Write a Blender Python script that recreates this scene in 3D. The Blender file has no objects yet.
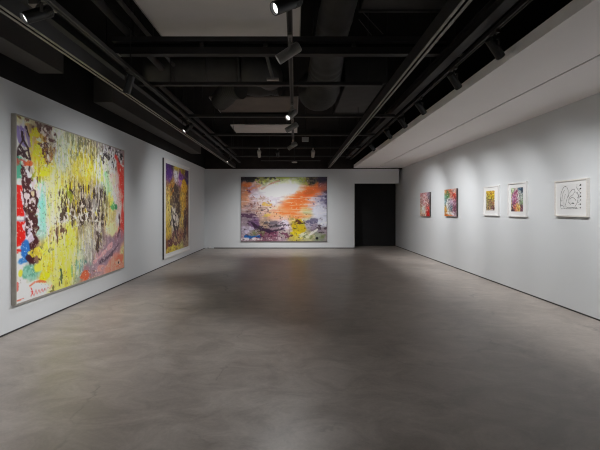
import bpy, math, random
import numpy as np
from mathutils import Vector, Matrix

scene = bpy.context.scene
col = scene.collection
random.seed(7)
PI = math.pi

# ------------------------------------------------------------------ helpers
class MB:
    """collects shapes and links them as ONE mesh object"""
    def __init__(self):
        self.v, self.f, self.s, self.m = [], [], [], []
    def quad(self, pts, mi=0, smooth=False):
        b = len(self.v); self.v += [tuple(p) for p in pts]
        self.f.append(tuple(range(b, b + len(pts)))); self.s.append(smooth); self.m.append(mi)
    def box(self, x0, x1, y0, y1, z0, z1, mi=0):
        b = len(self.v)
        self.v += [(x0,y0,z0),(x1,y0,z0),(x1,y1,z0),(x0,y1,z0),(x0,y0,z1),(x1,y0,z1),(x1,y1,z1),(x0,y1,z1)]
        for q in ((3,2,1,0),(4,5,6,7),(0,1,5,4),(1,2,6,5),(2,3,7,6),(3,0,4,7)):
            self.f.append(tuple(b+i for i in q)); self.s.append(False); self.m.append(mi)
        return self
    def lathe(self, prof, p0, axis, seg=20, mi=0, closed=False):
        """prof = [(distance along axis, radius)...]"""
        p0 = Vector(p0); a = Vector(axis).normalized()
        t = Vector((0,0,1)) if abs(a.z) < .9 else Vector((1,0,0))
        u = a.cross(t).normalized(); w = a.cross(u).normalized()
        # each segment gets its own rings so that edges stay crisp
        pr = list(prof)
        for (d0, r0), (d1, r1) in zip(pr[:-1], pr[1:]):
            b = len(self.v)
            for d, r in ((d0, r0), (d1, r1)):
                for k in range(seg):
                    an = 2*PI*k/seg
                    self.v.append(tuple(p0 + a*d + (u*math.cos(an) + w*math.sin(an))*r))
            for k in range(seg):
                k2 = (k+1) % seg
                self.f.append((b+k, b+k2, b+seg+k2, b+seg+k)); self.s.append(True); self.m.append(mi)
        return self
    def cyl(self, p0, p1, r, seg=16, mi=0):
        p0, p1 = Vector(p0), Vector(p1); L = (p1-p0).length
        return self.lathe([(0,0.0005),(0,r),(L,r),(L,0.0005)], p0, p1-p0, seg, mi)
    def tube(self, pts, radii, seg=16, mi=0):
        pts = [Vector(p) for p in pts]; n = len(pts); b = len(self.v)
        up = Vector((0,0,1))
        for i, p in enumerate(pts):
            a = (pts[min(i+1,n-1)] - pts[max(i-1,0)]).normalized()
            t = up if abs(a.dot(up)) < .95 else Vector((1,0,0))
            u = a.cross(t).normalized(); w = a.cross(u).normalized()
            r = radii[i] if hasattr(radii, '__len__') else radii
            for k in range(seg):
                an = 2*PI*k/seg
                self.v.append(tuple(p + (u*math.cos(an) + w*math.sin(an))*r))
        for i in range(n-1):
            for k in range(seg):
                k2 = (k+1) % seg
                self.f.append((b+i*seg+k, b+i*seg+k2, b+(i+1)*seg+k2, b+(i+1)*seg+k)); self.s.append(True); self.m.append(mi)
        for i in (0, n-1):
            self.f.append(tuple(b+i*seg+k for k in range(seg))); self.s.append(False); self.m.append(mi)
        return self
    def prism(self, prof, axis, a0, a1, mi=0):
        """closed 2-D outline swept along 'x' or 'y'; outline = (other horizontal, z)"""
        b = len(self.v); n = len(prof)
        for a in (a0, a1):
            for h, z in prof:
                self.v.append((a, h, z) if axis == 'x' else (h, a, z))
        for k in range(n):
            k2 = (k+1) % n
            self.f.append((b+k, b+k2, b+n+k2, b+n+k)); self.s.append(False); self.m.append(mi)
        self.f.append(tuple(b+k for k in range(n))); self.s.append(False); self.m.append(mi)
        self.f.append(tuple(b+n+k for k in range(n))[::-1]); self.s.append(False); self.m.append(mi)
        return self
    def mesh(self, name, mats):
        me = bpy.data.meshes.new(name)
        me.from_pydata(self.v, [], self.f)
        for p, s, m in zip(me.polygons, self.s, self.m):
            p.use_smooth = s; p.material_index = m
        for m in (mats if isinstance(mats, (list, tuple)) else [mats]):
            me.materials.append(m)
        import bmesh
        bm = bmesh.new(); bm.from_mesh(me)
        bmesh.ops.recalc_face_normals(bm, faces=bm.faces[:])
        bm.to_mesh(me); bm.free()
        return me
    def build(self, name, mats, parent=None, shift=True, loc=None):
        """vertices are in world space; they are moved into the parent's own space"""
        if parent is not None and shift:
            o = world_of(parent)
            self.v = [(x-o.x, y-o.y, z-o.z) for x, y, z in self.v]
        ob = bpy.data.objects.new(name, self.mesh(name, mats)); col.objects.link(ob)
        if parent is not None: ob.parent = parent
        if loc is not None: ob.location = loc
        return ob

def world_of(o):
    p = Vector(o.location)
    while o.parent is not None:
        o = o.parent; p = p + Vector(o.location)
    return p

def tag(o, label, cat, group=None):
    o['label'] = label; o['category'] = cat
    if group: o['group'] = group
    return o

def thing(name, label, cat, loc=(0,0,0), group=None):
    o = bpy.data.objects.new(name, None); col.objects.link(o)
    o.location = loc; o.empty_display_size = .1
    return tag(o, label, cat, group)

def struct(name, mb, mats):
    o = mb.build(name, mats); o['kind'] = 'structure'; return o

def whole(name, mb, mats, label, cat, group=None, base=None):
    """a thing that is one mesh, with its origin at its base"""
    lo = [min(c[i] for c in mb.v) for i in range(3)]; hi = [max(c[i] for c in mb.v) for i in range(3)]
    b = Vector(((lo[0]+hi[0])/2, (lo[1]+hi[1])/2, lo[2]))
    mb.v = [(x-b.x, y-b.y, z-b.z) for x, y, z in mb.v]
    o = mb.build(name, mats); o.location = b
    return tag(o, label, cat, group)

# ------------------------------------------------------------------ materials
def lin(c):
    if isinstance(c, str):
        c = c.lstrip('#'); c = [int(c[i:i+2], 16)/255 for i in (0,2,4)]
    return [x/12.92 if x <= .04045 else ((x+.055)/1.055)**2.4 for x in c]

def mat(name, rgb, rough=.6, metal=0., var=.08, scale=6., bump=0., spec=.5, stretch=(1,1,1)):
    m = bpy.data.materials.new(name); m.use_nodes = True
    nt = m.node_tree; N = nt.nodes; L = nt.links
    b = N['Principled BSDF']
    b.inputs['Roughness'].default_value = rough; b.inputs['Metallic'].default_value = metal
    b.inputs['Specular IOR Level'].default_value = spec
    tc = N.new('ShaderNodeTexCoord'); mp = N.new('ShaderNodeMapping')
    mp.inputs['Scale'].default_value = stretch
    L.new(tc.outputs['Object'], mp.inputs['Vector'])
    nz = N.new('ShaderNodeTexNoise'); nz.inputs['Scale'].default_value = scale
    nz.inputs['Detail'].default_value = 5
    L.new(mp.outputs['Vector'], nz.inputs['Vector'])
    cr = N.new('ShaderNodeValToRGB')
    cr.color_ramp.elements[0].position = .3; cr.color_ramp.elements[1].position = .7
    cr.color_ramp.elements[0].color = [c*(1-var) for c in rgb] + [1]
    cr.color_ramp.elements[1].color = [min(1, c*(1+var)) for c in rgb] + [1]
    L.new(nz.outputs['Fac'], cr.inputs['Fac']); L.new(cr.outputs['Color'], b.inputs['Base Color'])
    if bump:
        bp = N.new('ShaderNodeBump'); bp.inputs['Strength'].default_value = bump
        bp.inputs['Distance'].default_value = .01
        L.new(nz.outputs['Fac'], bp.inputs['Height']); L.new(bp.outputs['Normal'], b.inputs['Normal'])
    return m

def concrete():
    m = bpy.data.materials.new('polished_concrete'); m.use_nodes = True
    nt = m.node_tree; N = nt.nodes; L = nt.links; b = N['Principled BSDF']
    tc = N.new('ShaderNodeTexCoord')
    def noise(sc, det, rough, dist=0., stretch=(1,1,1)):
        mp = N.new('ShaderNodeMapping'); mp.inputs['Scale'].default_value = stretch
        L.new(tc.outputs['Object'], mp.inputs['Vector'])
        n = N.new('ShaderNodeTexNoise'); n.inputs['Scale'].default_value = sc
        n.inputs['Detail'].default_value = det; n.inputs['Roughness'].default_value = rough
        n.inputs['Distortion'].default_value = dist
        L.new(mp.outputs['Vector'], n.inputs['Vector']); return n
    def ramp(src, p0, c0, p1, c1):
        r = N.new('ShaderNodeValToRGB'); e = r.color_ramp.elements
        e[0].position = p0; e[1].position = p1; e[0].color = c0 + [1]; e[1].color = c1 + [1]
        L.new(src, r.inputs['Fac']); return r
    def mix(mode, fac, a, bb):
        x = N.new('ShaderNodeMixRGB'); x.blend_type = mode
        if isinstance(fac, float): x.inputs['Fac'].default_value = fac
        else: L.new(fac, x.inputs['Fac'])
        L.new(a, x.inputs['Color1'])
        if isinstance(bb, list): x.inputs['Color2'].default_value = bb + [1]
        else: L.new(bb, x.inputs['Color2'])
        return x
    big = noise(.45, 7, .62, .6)
    base = ramp(big.outputs['Fac'], .3, FLOOR_A, .7, FLOOR_B)
    mid = noise(2.3, 8, .68, .9, (1, 1.35, 1))
    m2 = ramp(mid.outputs['Fac'], .36, [.72,.70,.68], .64, [1.10,1.10,1.09])
    c = mix('MULTIPLY', .85, base.outputs['Color'], m2.outputs['Color'])
    fine = noise(38, 4, .6)
    m3 = ramp(fine.outputs['Fac'], .35, [.92]*3, .65, [1.05]*3)
    c = mix('MULTIPLY', .6, c.outputs['Color'], m3.outputs['Color'])
    # trowel scuffs: thin, broken dark arcs
    wv = N.new('ShaderNodeTexVoronoi'); wv.feature = 'DISTANCE_TO_EDGE'; wv.inputs['Scale'].default_value = .55
    wm = noise(1.4, 4, .6)
    vm = N.new('ShaderNodeVectorMath'); vm.operation = 'MULTIPLY_ADD'
    L.new(wm.outputs['Color'], vm.inputs[0]); vm.inputs[1].default_value = (1.1,1.1,0); L.new(tc.outputs['Object'], vm.inputs[2])
    L.new(vm.outputs['Vector'], wv.inputs['Vector'])
    edge = ramp(wv.outputs['Distance'], .0, [1,1,1], .012, [0,0,0])
    brk = noise(1.1, 3, .5); bk = ramp(brk.outputs['Fac'], .52, [0,0,0], .64, [.42]*3)
    em = N.new('ShaderNodeMath'); em.operation = 'MULTIPLY'
    L.new(edge.outputs['Color'], em.inputs[0]); L.new(bk.outputs['Color'], em.inputs[1])
    c = mix('MIX', em.outputs[0], c.outputs['Color'], [.10,.092,.085])
    L.new(c.outputs['Color'], b.inputs['Base Color'])
    rr = ramp(mid.outputs['Fac'], .3, [.30]*3, .7, [.46]*3)
    L.new(rr.outputs['Color'], b.inputs['Roughness'])
    b.inputs['Specular IOR Level'].default_value = .55
    bp = N.new('ShaderNodeBump'); bp.inputs['Strength'].default_value = .12; bp.inputs['Distance'].default_value = .01
    L.new(mid.outputs['Fac'], bp.inputs['Height']); L.new(bp.outputs['Normal'], b.inputs['Normal'])
    return m

def emit(name, rgb, strength):
    m = bpy.data.materials.new(name); m.use_nodes = True
    b = m.node_tree.nodes['Principled BSDF']
    b.inputs['Base Color'].default_value = [.8,.8,.8,1]
    b.inputs['Emission Color'].default_value = list(rgb)+[1]; b.inputs['Emission Strength'].default_value = strength
    return m

def paint_mat(name, rough=.55):
    m = bpy.data.materials.new(name); m.use_nodes = True
    nt = m.node_tree; N = nt.nodes; L = nt.links; b = N['Principled BSDF']
    a = N.new('ShaderNodeVertexColor'); a.layer_name = 'paint'
    tc = N.new('ShaderNodeTexCoord'); nz = N.new('ShaderNodeTexNoise')
    nz.inputs['Scale'].default_value = 30; nz.inputs['Detail'].default_value = 4
    L.new(tc.outputs['Object'], nz.inputs['Vector'])
    bp = N.new('ShaderNodeBump'); bp.inputs['Strength'].default_value = .15; bp.inputs['Distance'].default_value = .004
    L.new(nz.outputs['Fac'], bp.inputs['Height']); L.new(bp.outputs['Normal'], b.inputs['Normal'])
    L.new(a.outputs['Color'], b.inputs['Base Color'])
    b.inputs['Roughness'].default_value = rough; b.inputs['Specular IOR Level'].default_value = .3
    return m

FLOOR_A = [.425,.375,.342]; FLOOR_B = [.56,.502,.462]
M = dict(
    wall = mat('white_wall_paint', (.745,.770,.79), .75, var=.012, scale=1.2, spec=.2),
    soffit = mat('soffit_paint', (.915,.875,.86), .8, var=.012, scale=1.2, spec=.2),
    black = mat('matt_black_paint', (.012,.012,.012), .8, var=.25, scale=3, spec=.25),
    brown = mat('dark_brown_paint', (.030,.024,.022), .8, var=.25, scale=3, spec=.25),
    plenum = mat('plenum_black', (.010,.0095,.009), .85, var=.3, scale=2, spec=.2),
    steel = mat('black_painted_steel', (.022,.021,.021), .55, var=.2, scale=5, spec=.4),
    galv = mat('dull_zinc_channel', (.25,.24,.21), .5, .25, var=.12, scale=9),
    zinc = mat('bright_zinc', (.30,.29,.26), .42, .6, var=.15, scale=12),
    duct = mat('dusty_dark_duct', (.040,.038,.036), .6, var=.25, scale=4, bump=.15),
    board = mat('grey_ceiling_board', (.72,.69,.67), .85, var=.05, scale=2, spec=.2),
    lampblack = mat('black_lamp_housing', (.012,.012,.012), .45, var=.15, scale=20),
    lampgrey = mat('grey_lamp_housing', (.22,.215,.20), .4, .2, var=.1, scale=20),
    door = mat('black_door_panel', (.020,.020,.021), .7, var=.15, scale=2, spec=.25),
    gap = mat('dark_shadow_gap', (.05,.047,.045), .8, var=.1),
    frame_beige = mat('beige_edge_frame', (.40,.37,.32), .6, var=.08, scale=15),
    frame_white = mat('white_wood_frame', (.85,.84,.83), .55, var=.03, scale=20),
    frame_pale = mat('pale_wood_frame', (.82,.79,.75), .55, var=.06, scale=14, stretch=(1,1,6)),
    frame_dark = mat('dark_side_frame', (.06,.05,.05), .6, var=.15, scale=12),
    matboard = mat('white_mat_board', (.88,.88,.88), .85, var=.01, scale=30, spec=.2),
    plate = mat('grey_plate', (.35,.34,.33), .5, var=.05),
    cable = mat('dark_cable', (.10,.095,.09), .6, var=.1),
    lamppale = mat('pale_lamp_housing', (.50,.47,.44), .5, .1, var=.08, scale=20),
    lens = emit('lamp_lens_glow', (1,.98,.95), 1.5),
)
M['concrete'] = concrete()

# ------------------------------------------------------------------ the room
XL, XR, YB, YR, YF, ZC, ZT = -3.44, 4.08, 14.94, 15.95, -2.6, 4.35, 3.045
ZS = 3.06
struct('floor', MB().box(XL-.2, XR+.2, YF-.2, YR+.2, -.15, 0), M['concrete'])
struct('ceiling', MB().box(XL-.2, XR+.2, YF-.2, YR+.2, ZC, ZC+.15), M['plenum'])
struct('wall_left', MB().box(XL-.2, XL, YF-.2, YR+.2, 0, ZT).box(XL-.2, XL, YF-.2, YR+.2, ZT, ZC, 1), [M['wall'], M['black']])
struct('wall_right', MB().box(XR, XR+.2, YF-.2, YR+.2, 0, 3.2).box(XR, XR+.2, YF-.2, YR+.2, 3.2, ZC, 1), [M['wall'], M['black']])
XE = 2.262
struct('wall_back', MB().box(XL, XE, YB, YB+.18, 0, 3.022).box(XL, XR, YB+.02, YB+.18, 3.022, ZC, 1)
       .box(XE, 3.955, YB, YB+.14, 2.475, 3.022), [M['wall'], M['brown']])
struct('wall_recess', MB().box(XL, XR, YR, YR+.2, 0, ZC), M['black'])
struct('wall_front', MB().box(XL, XR, YF-.2, YF, 0, ZT).box(XL, XR, YF-.2, YF, ZT, ZC, 1), [M['wall'], M['black']])
# dark strips on the walls: shade of the skirting gap put into colour
struct('skirting_shade_left', MB().box(XL, XL+.004, YF, YB, 0, .02), M['gap'])
struct('skirting_shade_right', MB().box(XR-.004, XR, YF, YR, 0, .02), M['gap'])
struct('skirting_shade_back', MB().box(XL+.12, XE, YB-.004, YB, 0, .035), M['gap'])
# the black door panel that closes the recess beside the right wall
d = struct('door_1', MB().box(XE+.02, XR-.02, YR-.05, YR-.005, .02, 2.62), M['door'])
MB().box(XE+.02, XR-.02, YR-.06, YR-.05, .02, .05).build('door_sill', M['steel'], d)
# low white soffit on the right with its long dark slot
SX = 2.236
struct('ceiling_soffit', MB().box(SX, 3.073, YF, YB+.02, ZS, 3.18).box(3.099, XR, YF, YR, ZS, 3.18)
       .box(3.076, 3.099, YF, YB, ZS+.012, 3.18, 1).box(SX+.1, XR, YB+.02, YR, ZS, 3.18, 1), [M['soffit'], M['black']])

# ------------------------------------------------------------------ overhead steelwork
def channel(name, x, label, y0=.4, y1=14.9):
    z = 3.06; h = .14; w = .04; lip = .028; t = .004
    r = thing(name, label, 'channel', (x, y0, z))
    prof = [(x-w, z), (x-w+lip, z), (x-w+lip, z+t), (x-w+t, z+t), (x-w+t, z+h-t), (x+w-t, z+h-t), (x+w-t, z+t), (x+w-lip, z+t), (x+w-lip, z), (x+w, z), (x+w, z+h), (x-w, z+h)]
    MB().prism([p for p in prof], 'y', y0, y1).build('channel_web', M['steel'], r)
    mb = MB()
    mb.box(x-w, x-w+lip, y0, y1, z-.003, z); mb.box(x+w-lip, x+w, y0, y1, z-.003, z)
    mb.build('bottom_lip', M['galv'], r)
    for y, top in ((1.6, 3.89 if x > 0 else ZC), (5.5, ZC), (8.0, 3.57 if x > 0 else ZC), (11.2, ZC), (14.2, ZC)):
        MB().cyl((x, y, z+h), (x, y, top), .007, 8).build('hanger_rod', M['steel'], r)
    return r
channel('strut_channel', -2.29, 'long slotted steel channel running just inside the left wall top')
channel('strut_channel', 1.285, 'long slotted steel channel running overhead between centre track and soffit')

def rail(name, x, z, y0, y1, label, hx=.024, hz=.045):
    r = thing(name, label, 'light track', (x, y0, z))
    MB().box(x-hx, x+hx, y0, y1, z+.008, z+hz).build('track_body', M['steel'], r)
    mb = MB(); mb.box(x-hx, x-hx+.012, y0, y1, z, z+.008); mb.box(x+hx-.012, x+hx, y0, y1, z, z+.008)
    mb.build('track_lip', M['steel2'] if 'steel2' in M else M['steel'], r)
    for y in [y0+.5+k*(y1-y0-1)/4 for k in range(5)]:
        MB().cyl((x, y, z+hz), (x, y, ZC), .006, 8).build('hanger_rod', M['steel'], r)
    return r
M['steel2'] = mat('lit_track_edge', (.075,.070,.066), .5, .2, var=.2, scale=8)  # lighter steel: light caught along the lips is put into its colour
rail('lighting_track', -2.03, 3.20, 1.3, 14.5, 'black lighting track beside the left steel channel')
rail('lighting_track', -.045, 3.06, 1.2, 9.6, 'black lighting track running down the centre of the ceiling')
rail('lighting_track', 2.03, 3.30, 1.5, 14.4, 'black lighting track along the white soffit edge')

def beam(x0, x1, y, label):
    r = thing('steel_beam', label, 'beam', (x0, y, 3.455))
    MB().box(x0, x1, y-.05, y+.05, 3.455, 3.463).box(x0, x1, y-.02, y+.05, 3.463, 3.555).build('bottom_flange', M['steel'], r)
    MB().box(x0, x1, y-.05, y+.05, 3.615, 3.675).build('top_flange', M['steel'], r)
    MB().box(x0, x1, y+.03, y+.045, 3.555, 3.615).build('beam_web', M['plenum'], r)
    for xx in (-1.18, -.38, .75):
        MB().box(xx-.025, xx+.025, y-.03, y+.03, 3.555, 3.615).build('stiffener', M['steel'], r)
    for xx in (x0+.25, (x0+x1)/2+.3, x1-.25):
        MB().cyl((xx, y, 3.675), (xx, y, ZC), .008, 8).build('hanger_rod', M['steel'], r)
    MB().box(x0-.01, x0+.09, y-.055, y+.03, 3.448, 3.462).build('end_bracket', M['zinc'], r)
    MB().box(x1-.09, x1+.01, y-.055, y+.03, 3.448, 3.462).build('end_bracket', M['zinc'], r)
beam(-2.31, 2.17, 5.0, 'deep black cross beam nearest the viewer, in front of the ducts')

def crossbar(x0, x1, y, label, z=3.25, m='steel2'):
    r = thing('cross_rail', label, 'rail', (x0, y, z), 'cross rails between the tracks')
    MB().box(x0, x1, y-.02, y+.02, z+.012, z+.055).build('rail_body', M['steel'], r)
    MB().box(x0, x1, y-.022, y+.02, z, z+.012).build('rail_lip', M[m], r)
    for xx in (x0+.45, x1-.2):
        MB().cyl((xx, y, z+.055), (xx, y, ZC), .006, 8).build('hanger_rod', M['steel'], r)
crossbar(-2.22, 1.24, 5.59, 'thin cross rail just below the big round duct')
crossbar(-2.22, 1.90, 7.50, 'thin cross rail beyond the scalloped flexible duct')
crossbar(-2.22, 1.90, 9.40, 'thin cross rail just this side of the small bright ceiling board')
crossbar(-2.22, 1.90, 11.30, 'thin cross rail carrying the two pale back spotlights')
crossbar(-2.22, 1.90, 13.20, 'thin cross rail farthest away, close to the back wall')

def longbeam(x0, x1, z0, z1, y0, y1, label):
    r = thing('steel_beam', label, 'beam', ((x0+x1)/2, y0, z0))
    MB().box(x0, x1, y0, y1, z0, z0+.012).box((x0+x1)/2-.012, (x0+x1)/2+.012, y0, y1, z0+.012, z1-.012).box(x0, x1, y0, y1, z1-.012, z1).build('beam_section', M['steel'], r)
    for k in range(4):
        y = y0+.6+k*(y1-y0-1.2)/3
        MB().cyl(((x0+x1)/2, y, z1), ((x0+x1)/2, y, ZC), .008, 8).build('hanger_rod', M['steel'], r)
longbeam(1.84, 1.96, 3.33, 3.47, .8, 14.3, 'black lengthwise beam beside the track at the soffit edge')
longbeam(-2.72, -2.56, 3.50, 3.66, .8, 14.3, 'black lengthwise beam above the left lighting track')

def pipe(x, z, r_, y0, y1, label, m='steel'):
    t = thing('conduit_pipe', label, 'pipe', (x, y0, z), 'lengthwise pipes on the left of the ceiling')
    MB().cyl((x, y0, z), (x, y1, z), r_, 14).build('pipe_run', M[m], t)
    for y in (y0+.9, (y0+y1)/2, y1-.9):
        MB().cyl((x, y-.02, z), (x, y+.02, z), r_+.008, 14).build('pipe_clamp', M['steel'], t)
        MB().cyl((x, y, z+r_), (x, y, ZC), .006, 8).build('hanger_rod', M['steel'], t)
pipe(-2.12, 3.74, .05, 1.2, 6.25, 'thick black pipe nearest the left lighting track')
pipe(-1.93, 3.79, .028, 1.2, 6.25, 'thin black pipe squeezed beside the thick left pipe', 'duct')
pipe(-2.18, 3.50, .04, 6.3, 14.5, 'black pipe crossing under the big round duct')

# ducts
def boxduct(name, x0, x1, y0, y1, z0, z1, label, m='duct', flange=True):
    r = thing(name, label, 'duct', ((x0+x1)/2, y0, z0))
    MB().box(x0, x1, y0, y1, z0, z1).build('duct_body', M[m], r)
    if flange:
        n = max(2, int((y1-y0)/1.6)+1)
        for k in range(n):
            y = y0 + .02 + k*(y1-y0-.04)/(n-1)
            mb = MB(); e = .025
            mb.box(x0-e, x1+e, y-.015, y+.015, z0-e, z0); mb.box(x0-e, x1+e, y-.015, y+.015, z1, z1+e)
            mb.box(x0-e, x0, y-.015, y+.015, z0, z1); mb.box(x1, x1+e, y-.015, y+.015, z0, z1)
            mb.build('duct_flange', M[m], r)
    for y in (y0+.3, y1-.3):
        MB().cyl(((x0+x1)/2, y, z1), ((x0+x1)/2, y, ZC), .008, 8).build('hanger_rod', M['steel'], r)
    return r
M['greyduct'] = mat('grey_box_duct', (.105,.10,.095), .7, var=.08, scale=3)
boxduct('box_duct', XL+.005, -3.11, -1.0, 5.28, 3.32, 3.75, 'grey box duct high on the left wall, nearest the viewer', 'greyduct', False)
boxduct('box_duct', XL+.005, -3.11, 6.70, 13.0, 3.32, 3.75, 'long grey box duct high on left wall above both paintings', 'greyduct', False)
boxduct('box_duct', .80, 1.78, 1.2, 4.8, 3.92, 4.25, 'wide dark box duct overhead right of centre, nearest the viewer', 'duct')
boxduct('box_duct', .86, 1.50, 6.5, 8.6, 3.60, 4.2, 'square dark box duct behind the deep cross beam', 'duct')

t = thing('round_duct', 'big round dark duct crossing left of centre behind the deep beam', 'duct', (-1.5, 6.65, 3.61))
MB().tube([(-2.5+.1*k, 6.65, 3.91) for k in range(17)], [.30]*17, 28).build('duct_body', M['duct'], t)
MB().tube([(-.9,6.65,3.91),(-.72,6.67,3.90),(-.58,6.74,3.88),(-.47,6.86,3.85),(-.42,7.02,3.82)], [.30,.30,.28,.25,.22], 28).build('duct_elbow', M['duct'], t)
for x in (-2.0, -1.45, -.92):
    MB().tube([(x-.02,6.65,3.91),(x+.02,6.65,3.91)], [.315,.315], 28).build('duct_collar', M['duct'], t)
    MB().cyl((x,6.65,4.2),(x,6.65,ZC),.008,8).build('hanger_rod', M['steel'], t)

def flex(path, rad, label, pitch=.5, amp=.16, ribs=True, hang=None):
    # smooth the path, then let the radius sag between the straps
    P = [Vector(p) for p in path]; out = []
    n = 26
    for i in range(len(P)-1):
        p0, p1, p2, p3 = P[max(i-1,0)], P[i], P[i+1], P[min(i+2,len(P)-1)]
        for k in range(n):
            s = k/n
            out.append(.5*((2*p1)+(p2-p0)*s+(2*p0-5*p1+4*p2-p3)*s*s+(3*p1-p0-3*p2+p3)*s**3))
    out.append(P[-1]); d = 0; R = []
    for i, p in enumerate(out):
        if i: d += (p-out[i-1]).length
        rr = rad[0] + (rad[1]-rad[0])*i/(len(out)-1)
        R.append(rr*(1-amp+amp*abs(math.sin(PI*d/pitch)))*(1+(.02*math.sin(d*160) if ribs else 0)))
    lo = min(p.z for p in out)-max(rad)
    t = thing('flexible_duct', label, 'duct', (out[0].x, out[0].y, lo))
    MB().tube(out, R, 22).build('duct_sleeve', M['duct'], t)
    for i in (len(out)//4, 3*len(out)//4):
        p = out[i]
        MB().box(p.x-.02, p.x+.02, p.y-.004, p.y+.004, p.z+R[i]*.9, ZC).build('hanger_strap', M['steel'], t)
flex([(-1.5,8.1,4.04),(-1.0,8.05,4.06),(-.6,8.05,4.05),(-.32,8.0,4.05)], (.25,.25), 'scalloped flexible duct sagging between straps in mid ceiling')
flex([(-1.5,7.8,3.62),(-1.35,7.6,3.68),(-1.2,7.35,3.72),(-1.0,7.22,3.72)], (.19,.2), 'flexible duct hanging at a slant under the big round duct', .6, .08)
flex([(.53,1.6,3.95),(.53,3.5,3.95),(.51,5.4,3.93),(.50,6.4,3.80),(.50,6.95,3.68),(.46,7.3,3.70),(.45,7.6,3.8)], (.15,.40), 'lengthwise dark flexible duct bending down just right of centre track', 1.3, .06)

# grey ceiling boards above the steel
def cboard(x0, x1, y0, y1, z, label, m='board', lip=True):
    t = thing('ceiling_panel', label, 'ceiling panel', ((x0+x1)/2, (y0+y1)/2, z))
    MB().box(x0, x1, y0, y1, z, z+.03).build('panel_board', M[m], t)
    mb = MB(); mb.box(x0-.012, x0, y0, y1, z-.012, z+.03); mb.box(x1, x1+.012, y0, y1, z-.012, z+.03)
    mb.build('panel_edge', M['plate'], t)
    for x in (x0+.3, x1-.3):
        for y in (y0+.2, y1-.2):
            MB().cyl((x, y, z+.03), (x, y, ZC), .006, 8).build('hanger_rod', M['steel'], t)
cboard(-1.84, .06, 1.6, 5.49, 3.9, 'big grey ceiling board left of centre, nearest the viewer')
M['board_dim'] = mat('dimmed_ceiling_board', (.20,.17,.15), .85, var=.1, scale=2, spec=.2)  # board in weaker light: the dimness is put into a darker brown
cboard(-1.84, .06, 8.45, 9.75, 3.9, 'ceiling board darkened to brownish as in dim light behind the scalloped duct', 'board_dim')
cboard(-1.84, .06, 11.25, 12.40, 3.9, 'small pale ceiling board farthest from the viewer')

# small fixtures overhead
t = thing('flexible_conduit', 'short ribbed conduit dropping behind the deep beam left of centre track', 'conduit', (-.31, 5.3, 3.24))
pts = [(-.40+.1*s, 5.05+.25*s, 3.60-.34*s) for s in [k/24 for k in range(25)]]
MB().tube(pts, [.020+.004*(k%2) for k in range(25)], 12).build('conduit_hose', M['cable'], t)
MB().box(-.38, -.22, 5.27, 5.33, 3.235, 3.26).build('mounting_plate', M['zinc'], t)
t = thing('junction_box', 'small grey junction box right of the centre spotlights', 'box', (.26, 10.0, 3.21))
MB().box(.18, .34, 9.95, 10.05, 3.215, 3.315).build('box_body', M['plate'], t)
MB().box(.175, .345, 9.945, 9.955, 3.21, 3.32).build('box_lid', M['plate'], t)
MB().cyl((.26,10.0,3.315),(.26,10.0,ZC),.01,8).build('hanger_rod', M['steel'], t)
t = thing('junction_box', 'pale metal junction box behind the nearest left spotlight', 'box', (-2.14, 3.34, 3.205))
MB().box(-2.215, -2.07, 3.27, 3.41, 3.21, 3.29).build('box_body', M['frame_beige'], t)
MB().box(-2.22, -2.065, 3.265, 3.415, 3.202, 3.21).build('box_lid', M['frame_beige'], t)
MB().cyl((-2.20,3.34,3.29),(-2.20,3.34,ZC),.01,8).build('hanger_rod', M['steel'], t)
t = thing('ceiling_sensor', 'small round grey sensor hanging near the back wall top', 'sensor', (-.02, 13.6, 3.1))
MB().lathe([(0,.001),(0,.09),(.03,.10),(.045,.03),(.05,.001)], (-.02,13.6,3.10), (0,0,1), 18).build('sensor_head', M['plate'], t)
MB().cyl((-.02,13.6,3.14),(-.02,13.6,ZC),.01,8).build('hanger_rod', M['steel'], t)
whole('hanger_cable', MB().cyl((.82,4.9,3.98),(1.10,4.9,3.68),.005,8), M['cable'], 'upper thin slanting cable right of the lengthwise flexible duct', 'cable', 'slanting cables')
whole('hanger_cable', MB().cyl((.80,4.93,3.88),(.96,4.93,3.68),.005,8), M['cable'], 'lower thin slanting cable right of the lengthwise flexible duct', 'cable', 'slanting cables')
t = thing('sprinkler_pipe', 'thin black sprinkler pipe crossing just in front of back wall', 'pipe', (.0, 13.9, 3.2))
MB().cyl((-1.2,13.9,3.21),(.9,13.9,3.21),.018,10).build('pipe_run', M['steel2'], t)
for x in (-.9, .6): MB().cyl((x,13.9,3.21),(x,13.9,ZC),.008,8).build('hanger_rod', M['steel'], t)
t = thing('wall_socket', 'small grey socket plate low on the back wall corner', 'socket', (-3.19, YB-.012, .0))
MB().box(-3.29, -3.08, YB-.012, YB, .005, .10).build('socket_plate', M['wall'], t)
MB().box(-3.25, -3.20, YB-.015, YB-.012, .03, .075).build('socket_face', M['frame_white'], t)

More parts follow.
